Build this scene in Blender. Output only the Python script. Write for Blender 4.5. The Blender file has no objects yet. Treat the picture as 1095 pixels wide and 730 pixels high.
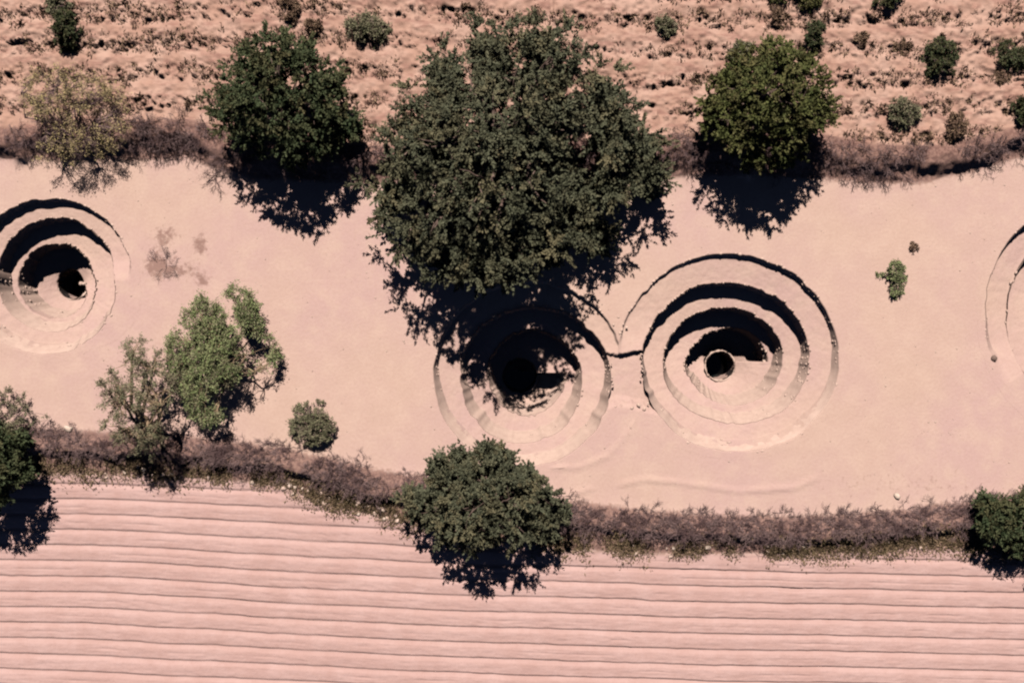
import bpy, math, random
import numpy as np
rng = np.random.default_rng(7)
random.seed(7)
PI = math.pi
CAMZ = 80.0
PPM = 16.0                       # photo pixels per metre on the ground
SUN_EL = math.radians(57)
SC = bpy.context.scene
COL = SC.collection

def wx(px, z=0.0): return (px-547.5)/PPM*(CAMZ-z)/CAMZ
def wy(py, z=0.0): return (365-py)/PPM*(CAMZ-z)/CAMZ

# ------------------------------------------------------------------ noise
def vnoise(x, y, seed=0):
    x = np.asarray(x, float); y = np.asarray(y, float)
    xi = np.floor(x).astype(np.int64); yi = np.floor(y).astype(np.int64)
    fx = x-xi; fy = y-yi
    fx = fx*fx*(3-2*fx); fy = fy*fy*(3-2*fy)
    def h(a, b):
        n = (a*374761393 + b*668265263 + seed*974634777) & 0xffffffff
        n = ((n ^ (n >> 13))*1274126177) & 0xffffffff
        n = n ^ (n >> 16)
        return (n & 0xffff)/65535.0
    return (h(xi,yi)*(1-fx)+h(xi+1,yi)*fx)*(1-fy)+(h(xi,yi+1)*(1-fx)+h(xi+1,yi+1)*fx)*fy
def fbm(x, y, seed=0, octv=4):
    s = 0; a = .5; t = 0
    for i in range(octv):
        s = s+a*vnoise(np.asarray(x)*2**i+17.3*i, np.asarray(y)*2**i-9.1*i, seed+i); t += a; a *= .5
    return s/t
def sstep(a, b, x):
    t = np.clip((x-a)/(b-a), 0, 1); return t*t*(3-2*t)

# ------------------------------------------------------------------ terrain
def line(pts):
    xs = np.array([wx(p[0]) for p in pts]); ys = np.array([wy(p[1]) for p in pts])
    return lambda x: np.interp(x, xs, ys)
UB_T = line([(-300,138),(0,140),(100,138),(205,132),(260,150),(400,160),(700,150),(760,145),(880,148),(930,158),(990,160),(1040,150),(1095,135),(1400,90)])
UB_B = line([(-300,168),(0,170),(100,172),(200,168),(260,190),(400,195),(700,190),(760,186),(880,190),(930,196),(990,194),(1040,182),(1095,166),(1400,120)])
LB_T = line([(-300,455),(0,458),(100,463),(200,468),(300,480),(420,507),(620,538),(700,549),(850,555),(950,549),(1050,536),(1095,530),(1400,525)])
LB_B = line([(-300,508),(0,510),(100,511),(200,514),(290,521),(350,545),(430,562),(600,592),(700,597),(900,596),(1000,588),(1095,598),(1400,600)])

def bump(px, py, rx, ry, x, y):
    return np.exp(-(((x-wx(px))/(rx/PPM))**2+((y-wy(py))/(ry/PPM))**2))

def terrain(x, y):
    x = np.asarray(x, float); y = np.asarray(y, float)
    ut, ub, lt, lb = UB_T(x), UB_B(x), LB_T(x), LB_B(x)
    wob = (fbm(x*.45, y*.45, 3)-.5)
    z = 0.10*(fbm(x*.12, y*.12, 1)-.5)+0.05*wob
    # upper field plateau and bank
    tu = np.clip((y-ub)/(ut-ub+1e-6), -1, 3)
    up = sstep(0.02, .55, tu+wob*.7+.45*(fbm(x*1.4, y*1.4, 44)-.5))
    crest = np.exp(-((tu-.7)/.45)**2)*.18
    z = z+up*.95+crest*(.5+fbm(x*.8, y*.8, 5))
    # lower bank: hump then drop
    tl = np.clip((lt-y)/(lt-lb+1e-6), -1, 3)
    z = z+np.exp(-((tl-.35)/.28)**2)*.35*(.5+fbm(x*.7, y*.7, 6))-sstep(.42, .60, tl+wob*.4)*.75
    z = z+sstep(0,.2,tl)*(1-sstep(.8,1.15,tl))*.22*(fbm(x*2.2,y*2.2,8)-.5)
    z = z+sstep(0,.2,tu)*(1-sstep(.9,1.2,tu))*.30*(fbm(x*2.0,y*2.0,9)-.5)
    # furrows in the lower field
    fl = sstep(lb+.1, lb-.7, y)
    u = ((365-(549-.034*36))/PPM - (y) - .034*x - .034*547.5/PPM + 1.1*(fbm(x*.025,y*.04,11)-.5)+.12*(fbm(x*.3,y*.3,12)-.5)+.07*(fbm(x*1.6,y*1.2,22)-.5))/(17.05/PPM)
    f = u-np.floor(u)
    # f grows towards the south: sharp drop at f=0 then groove, rise back
    g = np.where(f < .11, f/.11, np.where(f < .32, 1-(f-.11)/.21, 0))
    amp = (.55+.75*fbm(x*.5, np.floor(u)*3.7, 13))
    z = z-fl*g*.17*amp + fl*.018*np.sin(2*PI*(f-.25))
    g2 = np.exp(-((f-.62)/.05)**2)*sstep(.45,.75,fbm(x*.4, np.floor(u)*5.1, 18))
    z = z-fl*g2*.05+fl*.055*(fbm(x*1.8, y*6, 14)-.5)+fl*.06*np.clip(vnoise(x*4.5, y*7, 19)*vnoise(x*1.1, y*1.3, 20)-.45, 0, 1)
    # ridges in the upper field
    fu = sstep(.9, 1.4, tu)
    v = (y+.35*np.sin(x*.09)+.9*(fbm(x*.07, y*.05, 15)-.5)+.35*(fbm(x*.4,y*.3,25)-.5))/2.0
    rid = np.sin(2*PI*v)
    z = z+fu*(.075*rid*(.3+1.4*fbm(x*.25,y*.25,26)))
    fur = np.clip(.5-rid*.9, 0, 1)
    cl = fbm(x*2.3, y*2.6, 16); cl2 = fbm(x*4.6, y*4.6, 17, 3)
    cl3 = vnoise(x*3.1, y*3.6, 27)*vnoise(x*1.3, y*1.6, 28)
    z = z+fu*((cl-.5)*.12+(vnoise(x*5.5, y*6, 29)-.5)*.12*vnoise(x*.9,y*1.1,30)+(np.clip(cl2-.50, 0, 1)*1.3)*(.35+fur)-np.clip(cl3-.42, 0, 1)*1.1*(.3+fur))
    for pts in ([(655,520),(690,512),(730,516),(790,525),(850,521),(880,508)], [(585,500),(620,499),(650,487),(672,462),(684,440)], [(575,535),(610,528),(640,520)]):
        xs = [wx(p[0]) for p in pts]; ys = [wy(p[1]) for p in pts]
        m = sstep(xs[0], xs[0]+.8, x)*sstep(xs[-1], xs[-1]-.8, x); dd = y-np.interp(x, xs, ys)
        z = z+m*.10*np.exp(-(dd/.13)**2)*(.5+fbm(x*1.5, y*1.5, 46))
    # fade to flat far outside
    e = sstep(40, 47, np.abs(x)); e = np.maximum(e, sstep(27, 33, np.abs(y)))
    return z*(1-e)

# ------------------------------------------------------------------ wells
# radii (photo px) at quarter turns from the start; dirn +1 ccw, -1 cw; a0 = start angle
class Well: pass
def mkwell(cx, cy, R, a0, dirn, D, d0, hole, hr, clip=None, seed=0):
    w = Well(); w.x = wx(cx); w.y = wy(cy); w.R = np.array(R)/PPM; w.a0 = a0; w.dirn = dirn
    w.D = D; w.d0 = d0; w.hx = wx(hole[0], -4.5); w.hy = wy(hole[1], -4.5); w.hr = hr/PPM; w.clip = clip; w.seed = seed
    w.T = (len(R)-1)/4.0
    return w
def smooth_R(w, t):
    """radius at turn count t (catmull-rom through the quarter-turn table)"""
    q = np.clip(np.asarray(t, float)*4, 0, len(w.R)-1-1e-6)
    i = np.floor(q).astype(int); f = q-i; n = len(w.R)-1
    P = lambda k: w.R[np.clip(k, 0, n)]
    a, b, c, d = P(i-1), P(i), P(i+1), P(i+2)
    return .5*((2*b)+(-a+c)*f+(2*a-5*b+4*c-d)*f*f+(-a+3*b-3*c+d)*f**3)
def wall_R(w, t):
    t = np.asarray(t, float)
    d = depth_path(w, np.maximum(t-1, 0)); a = w.a0+w.dirn*t*2*PI
    R = smooth_R(w, t); R = R*(1+d/CAMZ)+(w.x*np.cos(a)+w.y*np.sin(a))*d/CAMZ
    return R+.20*(fbm(t*22, t*0+w.seed, 31, 3)-.5)+.07*(vnoise(t*90, t*0+w.seed, 32)-.5)-.10*np.clip(vnoise(t*50, t*0+w.seed, 35)-.75, 0, 1)*4
def depth_path(w, t):
    t = np.asarray(t, float)
    return (w.d0+w.D*np.maximum(t, 0)**1.2)*sstep(-.01, .06, t)+.22*np.maximum(t-1.6, 0)**1.5
def batter(dx, dy, r):
    return .13+.62*np.clip(-dy/np.maximum(r, .01)+.30, 0, 1)
def well_depth(w, x, y):
    dx = x-w.x; dy = y-w.y
    r = np.hypot(dx, dy)
    a = np.mod((np.arctan2(dy, dx)-w.a0)*w.dirn, 2*PI)/(2*PI)
    dep = np.zeros_like(r)
    prev = np.zeros_like(r)
    n = 0
    while n < w.T:
        t = a+n
        ok = t <= w.T
        R = wall_R(w, np.minimum(t, w.T))
        d = depth_path(w, t)
        bat = batter(dx, dy, r)
        k = np.clip((R-r)/bat, 0, 1)
        newd = prev+(d-prev)*k
        # terrace tilts gently inwards
        newd = newd+np.clip((R-r-bat)*.17, 0, .26)*(k >= 1)*sstep(.015, .11, t)
        dep = np.where(ok & (r < R), newd, dep)
        prev = np.where(ok, np.where(r < R, newd, prev), prev)
        n += 1
    # basin floor sinks towards the shaft
    hr = np.hypot(x-w.hx, y-w.hy)
    basin = np.clip((w.hr+1.1-hr)/1.1, 0, 1)
    dep = dep+basin*.35
    # shaft
    jag = .10*(vnoise(np.arctan2(y-w.hy, x-w.hx)*4, hr*0+w.seed, 33)-.5)
    dep = dep+np.clip((w.hr+jag-hr)/.10, 0, 1)*3.0
    return dep
def rim_R(w, ang):
    a = np.mod((ang-w.a0)*w.dirn, 2*PI)/(2*PI)
    return wall_R(w, a)+sstep(.80, .93, a)*(wall_R(w, a*0)-wall_R(w, a*0+1))
XM = wx(662)
SPIRAL3 = [115,117,122,95, 89,86,91,64, 66,59,63,42, 41,35,47]
W1 = mkwell(62,300,[79,87,98,78, 62,67,66,52, 39,37,43,34, 27],0,1,1.4,.42,(72,303),17,seed=1)
W2 = mkwell(560,400,[110,100,97,99, 94,72,69,74, 62,47,38,44, 46],0,1,1.5,.28,(556,402),20,clip=('<',XM),seed=2)
W3 = mkwell(775,388,SPIRAL3,PI,-1,1.35,.20,(772,391),16.5,clip=('>',XM),seed=3)
W4 = mkwell(1182,338,[129,131,130,112, 107,104,98,80, 76,70,66,50, 44,38,46],PI+.6,-1,1.5,.55,(1176,342),16,seed=4)
WELLS = [W1, W2, W3, W4]
def in_well(w, x, y, m):
    r = np.hypot(x-w.x, y-w.y)
    ins = r < rim_R(w, np.arctan2(y-w.y, x-w.x))+m
    if w.clip: ins &= (x < w.clip[1]) if w.clip[0] == '<' else (x > w.clip[1])
    return ins
def all_in(x, y):
    return (in_well(W2, x, y, .40) | in_well(W3, x, y, .40)).astype(float)
def all_depth(x, y):
    d = np.zeros_like(np.asarray(x, float))
    for w in WELLS:
        dd = well_depth(w, x, y)
        if w.clip: dd = np.where((x < w.clip[1]) if w.clip[0] == '<' else (x > w.clip[1]), dd, 0)
        d = np.maximum(d, dd)
    # the sunken passage that joins the two middle wells
    e = .06*(vnoise(x*5, y*5, 91)-.5)
    lk = sstep(wy(376)+.02, wy(376)-.14, y+e+.12*np.sin(x*2))*sstep(wy(440), wy(426), y+3*e-.25*np.sin(x*1.1))*sstep(wx(636), wx(640), x)*sstep(wx(716), wx(712), x)*(all_in(x, y) > 0)
    return np.maximum(d, lk*.62)
def flatten(x, y):
    """terrain round the wells is only gently uneven"""
    return terrain(x, y)
_gx = np.arange(-50, 50.01, .1); _gy = np.arange(-36, 36.01, .1)
_G = terrain(*np.meshgrid(_gx, _gy))
def Hz(x, y):
    fx = min(max((x+50)/.1, 0), len(_gx)-1.001); fy = min(max((y+36)/.1, 0), len(_gy)-1.001)
    i, j = int(fx), int(fy); fx -= i; fy -= j
    return float((_G[j,i]*(1-fx)+_G[j,i+1]*fx)*(1-fy)+(_G[j+1,i]*(1-fx)+_G[j+1,i+1]*fx)*fy)

# ------------------------------------------------------------------ object helpers
def tag(o, label=None, cat=None, group=None, kind=None):
    if label: o['label'] = label
    if cat: o['category'] = cat
    if group: o['group'] = group
    if kind: o['kind'] = kind
    return o
def mesh_np(name, V, F, mat, parent=None, attrs=None, smooth=False):
    """F: (n,k) int array or a list of such arrays"""
    if not isinstance(F, list): F = [F]
    F = [f for f in F if len(f)]
    me = bpy.data.meshes.new(name)
    V = np.asarray(V, np.float32)
    me.vertices.add(len(V)); me.vertices.foreach_set('co', V.ravel())
    idx = np.concatenate([f.ravel() for f in F]).astype(np.int32)
    tot = np.concatenate([np.full(len(f), f.shape[1]) for f in F]).astype(np.int32)
    st = np.concatenate([[0], np.cumsum(tot)[:-1]]).astype(np.int32)
    me.loops.add(len(idx)); me.loops.foreach_set('vertex_index', idx)
    me.polygons.add(len(tot)); me.polygons.foreach_set('loop_start', st); me.polygons.foreach_set('loop_total', tot)
    if smooth: me.polygons.foreach_set('use_smooth', np.ones(len(tot), bool))
    me.update(calc_edges=True); me.validate()
    for k, a in (attrs or {}).items():
        at = me.attributes.new(k, 'FLOAT', 'POINT'); at.data.foreach_set('value', np.asarray(a, np.float32))
    me.materials.append(mat)
    o = bpy.data.objects.new(name, me); COL.objects.link(o)
    if parent: o.parent = parent
    return o
def empty(name, loc):
    o = bpy.data.objects.new(name, None); COL.objects.link(o); o.location = loc; o.empty_display_size = .2
    return o
def nrm(v): return v/np.maximum(np.linalg.norm(v, axis=-1, keepdims=True), 1e-9)
def rnd(n): return rng.normal(size=(n, 3))
def tubes(P0, P1, r0, r1, k=4):
    P0 = np.asarray(P0, float); P1 = np.asarray(P1, float); n = len(P0)
    r0 = np.broadcast_to(r0, n); r1 = np.broadcast_to(r1, n)
    d = nrm(P1-P0); ref = np.where(np.abs(d[:, 2:3]) > .9, [[1., 0, 0]], [[0, 0, 1.]])
    a = nrm(np.cross(d, ref)); b = np.cross(d, a)
    ang = np.arange(k)*2*PI/k
    ring = a[:, None]*np.cos(ang)[None, :, None]+b[:, None]*np.sin(ang)[None, :, None]
    V = np.concatenate([P0[:, None]+ring*r0[:, None, None], P1[:, None]+ring*r1[:, None, None]], 1).reshape(-1, 3)
    base = (np.arange(n)*2*k)[:, None]; i = np.arange(k); j = (i+1) % k
    F = np.stack([base+i, base+j, base+k+j, base+k+i], -1).reshape(-1, 4)
    return V, F
def leaves(C, D, L, W, face=None):
    """rhombic leaf faces at C pointing along D"""
    n = len(C); D = nrm(D); s = nrm(np.cross(D, rnd(n) if face is None else face+.42*rnd(n)))
    L = np.broadcast_to(L, n)[:, None]; W = np.broadcast_to(W, n)[:, None]
    V = np.stack([C, C+D*L*.45+s*W, C+D*L, C+D*L*.45-s*W], 1).reshape(-1, 3)
    F = (np.arange(n)*4)[:, None]+np.arange(4)
    return V, F
def join(parts):
    Vs, Fs, o = [], [], 0
    for V, F in parts:
        Vs.append(V); Fs.append(F+o); o += len(V)
    return np.concatenate(Vs), np.concatenate(Fs)

# ------------------------------------------------------------------ materials
def newmat(name, rough=.95, spec=.1):
    m = bpy.data.materials.new(name); m.use_nodes = True
    nt = m.node_tree; b = nt.nodes['Principled BSDF']
    b.inputs['Roughness'].default_value = rough; b.inputs['Specular IOR Level'].default_value = spec
    return m, nt, b
def N(nt, t, **kw):
    n = nt.nodes.new(t)
    for k, v in kw.items(): setattr(n, k, v)
    return n
def mixc(nt, fac, a, b, bt='MIX'):
    n = N(nt, 'ShaderNodeMix', data_type='RGBA', blend_type=bt)
    for s, v in ((0, fac), (6, a), (7, b)):
        if isinstance(v, (tuple, list)): n.inputs[s].default_value = (*v, 1)
        elif isinstance(v, (int, float)): n.inputs[s].default_value = v
        else: nt.links.new(v, n.inputs[s])
    return n.outputs[2]
def noise(nt, vec, scale, detail=4, rough=.55):
    n = N(nt, 'ShaderNodeTexNoise'); n.inputs['Scale'].default_value = scale
    n.inputs['Detail'].default_value = detail; n.inputs['Roughness'].default_value = rough
    nt.links.new(vec, n.inputs['Vector']); return n.outputs['Fac']
def ramp(nt, fac, a, b):
    n = N(nt, 'ShaderNodeMapRange'); n.interpolation_type = 'SMOOTHSTEP'
    n.inputs['From Min'].default_value = a; n.inputs['From Max'].default_value = b
    nt.links.new(fac, n.inputs['Value']); return n.outputs['Result']
def mathn(nt, op, a, b):
    n = N(nt, 'ShaderNodeMath', operation=op)
    for i, v in enumerate((a, b)):
        if isinstance(v, (int, float)): n.inputs[i].default_value = v
        else: nt.links.new(v, n.inputs[i])
    return n.outputs[0]

def earth_material():
    m, nt, b = newmat('earth', .97, .05)
    geo = N(nt, 'ShaderNodeNewGeometry'); P = geo.outputs['Position']
    att = lambda k: N(nt, 'ShaderNodeAttribute', attribute_name=k).outputs['Fac']
    up, lo, bank, stain = att('upper'), att('lower'), att('bank'), att('stain')
    big = noise(nt, P, .09, 3); mid = noise(nt, P, .7, 5); fine = noise(nt, P, 5, 4, .6); grit = noise(nt, P, 17, 3, .7)
    sand = mixc(nt, ramp(nt, big, .35, .65), (.56,.38,.305), (.545,.355,.315))
    sand = mixc(nt, mathn(nt, 'MULTIPLY', ramp(nt, mid, .38, .72), .6), sand, (.61,.425,.34))
    fieldl = mixc(nt, ramp(nt, mid, .3, .7), (.505,.315,.28), (.56,.365,.33))
    # dust streaks that run along the furrows
    mp = N(nt, 'ShaderNodeMapping'); mp.inputs['Scale'].default_value = (.22, 2.6, 1); nt.links.new(P, mp.inputs['Vector'])
    st = noise(nt, mp.outputs[0], 1.0, 5, .6)
    fieldl = mixc(nt, mathn(nt, 'MULTIPLY', ramp(nt, st, .45, .75), .45), fieldl, (.44,.27,.235))
    fieldu = mixc(nt, ramp(nt, mid, .35, .68), (.445,.26,.195), (.54,.34,.265))
    mp2 = N(nt, 'ShaderNodeMapping'); mp2.inputs['Scale'].default_value = (.5, 1.7, 1); nt.links.new(P, mp2.inputs['Vector'])
    st2 = noise(nt, mp2.outputs[0], 1.3, 6, .65)
    fieldu = mixc(nt, mathn(nt, 'MULTIPLY', ramp(nt, st2, .46, .68), .7), fieldu, (.30,.150,.120))
    litter = mixc(nt, ramp(nt, fine, .35, .65), (.115,.058,.052), (.27,.155,.125))
    pert = mathn(nt, 'MULTIPLY', mathn(nt, 'SUBTRACT', mid, .5), .9)
    pert2 = mathn(nt, 'MULTIPLY', mathn(nt, 'SUBTRACT', fine, .5), 1.1)
    c = mixc(nt, ramp(nt, mathn(nt, 'ADD', lo, pert), .3, .7), sand, fieldl)
    c = mixc(nt, ramp(nt, mathn(nt, 'ADD', up, pert), .3, .7), c, fieldu)
    bf = ramp(nt, mathn(nt, 'ADD', mathn(nt, 'ADD', bank, pert), pert2), .25, .9)
    c = mixc(nt, mathn(nt, 'MULTIPLY', bf, .9), c, litter)
    n3 = noise(nt, P, 2.2, 5, .65)
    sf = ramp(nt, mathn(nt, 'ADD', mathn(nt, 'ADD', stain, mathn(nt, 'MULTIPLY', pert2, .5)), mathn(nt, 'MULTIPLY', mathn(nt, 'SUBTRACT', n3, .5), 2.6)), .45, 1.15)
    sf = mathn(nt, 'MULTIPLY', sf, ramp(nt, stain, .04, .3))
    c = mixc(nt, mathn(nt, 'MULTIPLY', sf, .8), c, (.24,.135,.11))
    c = mixc(nt, mathn(nt, 'MULTIPLY', ramp(nt, fine, .3, .8), .22), c, (.40,.23,.18), 'MIX')
    c = mixc(nt, mathn(nt, 'MULTIPLY', ramp(nt, grit, .6, .72), .25), c, (.30,.18,.14))
    nt.links.new(c, b.inputs['Base Color'])
    bp = N(nt, 'ShaderNodeBump'); bp.inputs['Strength'].default_value = .55; bp.inputs['Distance'].default_value = .06
    h = mathn(nt, 'ADD', mathn(nt, 'MULTIPLY', fine, .7), mathn(nt, 'MULTIPLY', grit, .35))
    nt.links.new(h, bp.inputs['Height']); nt.links.new(bp.outputs[0], b.inputs['Normal'])
    return m
EARTH = earth_material()
def simple_noise_mat(name, c1, c2, scale=2.0, attr=None, rough=.9, c3=None):
    m, nt, b = newmat(name, rough, .12)
    geo = N(nt, 'ShaderNodeNewGeometry')
    f = noise(nt, geo.outputs['Position'], scale, 3)
    c = mixc(nt, ramp(nt, f, .35, .65), c1, c2)
    if attr:
        a = N(nt, 'ShaderNodeAttribute', attribute_name=attr).outputs['Fac']
        c = mixc(nt, a, c, c3)
    nt.links.new(c, b.inputs['Base Color'])
    return m
def leafmat(name, a, b_, c3): return simple_noise_mat(name, a, b_, .9, 'dry', .75, c3)
STONE = simple_noise_mat('sandy_stone', (.58,.40,.32), (.68,.49,.40), 2.5)
SHAFT_SHADE = simple_noise_mat('shaft_shade_stone', (.035,.026,.024), (.07,.052,.046), 3)  # near-black colour paints the darkness inside the shafts
WALL = simple_noise_mat('plastered_stone', (.60,.41,.335), (.66,.46,.375), 2.5)
WATER, _nt, _b = newmat('well_water', .08, .5); _b.inputs['Base Color'].default_value = (.01, .012, .012, 1)
PALE = simple_noise_mat('pale_stone', (.58,.43,.34), (.70,.54,.44), 3)
BARK = simple_noise_mat('bark', (.13,.085,.07), (.22,.15,.12), 3)
TWIG = simple_noise_mat('dry_twig', (.165,.100,.098), (.29,.190,.178), 1.2)
TWIGP = simple_noise_mat('pale_twig', (.30,.20,.13), (.42,.29,.18), 1.2)
GREYLEAF = leafmat('grey_green_leaf', (.074,.076,.046), (.112,.114,.070), (.175,.145,.080))
DARKLEAF = leafmat('dark_green_leaf', (.046,.064,.030), (.080,.096,.046), (.125,.105,.050))
OLIVE = leafmat('olive_leaf', (.068,.080,.026), (.112,.118,.038), (.17,.135,.06))
FRESH = leafmat('fresh_green_leaf', (.170,.220,.080), (.265,.315,.125), (.30,.25,.16))
YELLOW = leafmat('straw_yellow_leaf', (.40,.31,.13), (.52,.40,.18), (.46,.33,.20))
SAGE = leafmat('sage_leaf', (.165,.170,.088), (.235,.225,.125), (.28,.21,.15))
STRAW = leafmat('dry_stubble', (.150,.085,.060), (.25,.150,.105), (.32,.21,.13))
GRASS = leafmat('bank_grass', (.115,.088,.042), (.185,.135,.070), (.34,.225,.145))

# ------------------------------------------------------------------ ground sheets
def soil_attrs(x, y):
    ut, ub, lt, lb = UB_T(x), UB_B(x), LB_T(x), LB_B(x)
    up = sstep(ub-.1, ut+.2, y); lo = sstep(lb+.5, lb-.3, y)
    bank = sstep(ub-.55, ub+.3, y)*sstep(ut+.5, ut-.2, y)*.95
    bank = np.maximum(bank, sstep(lb-.15, lb+.45, y)*sstep(lt+.7, lt-.3, y)*.95)
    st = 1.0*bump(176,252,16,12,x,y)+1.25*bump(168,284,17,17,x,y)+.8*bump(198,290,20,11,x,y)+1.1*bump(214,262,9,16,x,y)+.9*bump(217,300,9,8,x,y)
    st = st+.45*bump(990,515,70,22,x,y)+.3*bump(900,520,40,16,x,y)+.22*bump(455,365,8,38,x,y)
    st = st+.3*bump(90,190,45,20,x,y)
    return dict(upper=up, lower=lo, bank=bank, stain=st)
XS = np.arange(-48, 48.01, .2)
def sheet(name, ytop, ybot, dy, kind='structure', cut=False, dz=0.0, XS=XS):
    n = max(2, int(round(float(np.max(ytop(XS)-ybot(XS)))/dy)))
    t = np.linspace(0, 1, n+1)[:, None]
    X = np.broadcast_to(XS, (n+1, len(XS))); Y = ytop(XS)*(1-t)+ybot(XS)*t
    Z = terrain(X, Y)
    V = np.stack([X, Y, Z+dz], -1).reshape(-1, 3)
    nx = len(XS)
    i, j = np.meshgrid(np.arange(n), np.arange(nx-1), indexing='ij')
    a = (i*nx+j).ravel(); F = np.stack([a, a+nx, a+nx+1, a+1], -1)
    if cut:
        ins = np.zeros(len(V), bool)
        for w in WELLS: ins |= in_well(w, V[:, 0], V[:, 1], .10)
        F = F[~ins[F].any(1)]
    o = mesh_np(name, V, F, EARTH, attrs=soil_attrs(V[:, 0], V[:, 1]), smooth=True)
    return tag(o, kind=kind)
sheet('upper_field', lambda x: x*0+34, UB_T, .10, XS=np.linspace(-48, 48, 841))
sheet('upper_bank', UB_T, UB_B, .12)
sheet('sandy_ground', UB_B, LB_T, .2, cut=True)
sheet('lower_bank', LB_T, LB_B, .12)
sheet('lower_field', LB_B, lambda x: x*0-34, .065)
# the plain out to the horizon, a ring round the detailed part
o_ = [(-900,-900),(900,-900),(900,900),(-900,900)]; i_ = [(-48,-34),(48,-34),(48,34),(-48,34)]
V = np.array([(x, y, 0.) for x, y in o_]+[(x, y, 0.) for x, y in i_])
F = np.array([[0,1,5,4],[1,2,6,5],[2,3,7,6],[3,0,4,7]])
tag(mesh_np('ground', V, F, EARTH, attrs=dict(upper=[0]*8, lower=[0]*8, bank=[0]*8, stain=[0]*8)), kind='structure')

# ------------------------------------------------------------------ wells
ICO = None
def ico():
    t = (1+5**.5)/2
    V = np.array([(-1,t,0),(1,t,0),(-1,-t,0),(1,-t,0),(0,-1,t),(0,1,t),(0,-1,-t),(0,1,-t),(t,0,-1),(t,0,1),(-t,0,-1),(-t,0,1)], float)
    F = np.array([(0,11,5),(0,5,1),(0,1,7),(0,7,10),(0,10,11),(1,5,9),(5,11,4),(11,10,2),(10,7,6),(7,1,8),(3,9,4),(3,4,2),(3,2,6),(3,6,8),(3,8,9),(4,9,5),(2,4,11),(6,2,10),(8,6,7),(9,8,1)])
    return V/np.linalg.norm(V[0]), F
IV, IF = ico()
def stones(C, S, yaw):
    n = len(C)
    J = 1+.22*rng.normal(size=(n, 12, 1))
    v = IV[None]*J*S[:, None, :]
    c, s = np.cos(yaw)[:, None], np.sin(yaw)[:, None]
    x = v[..., 0]*c-v[..., 1]*s; y = v[..., 0]*s+v[..., 1]*c
    V = np.stack([x, y, v[..., 2]], -1)+C[:, None, :]
    F = (np.arange(n)*12)[:, None, None]+IF[None]
    return V.reshape(-1, 3), F.reshape(-1, 3)

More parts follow.
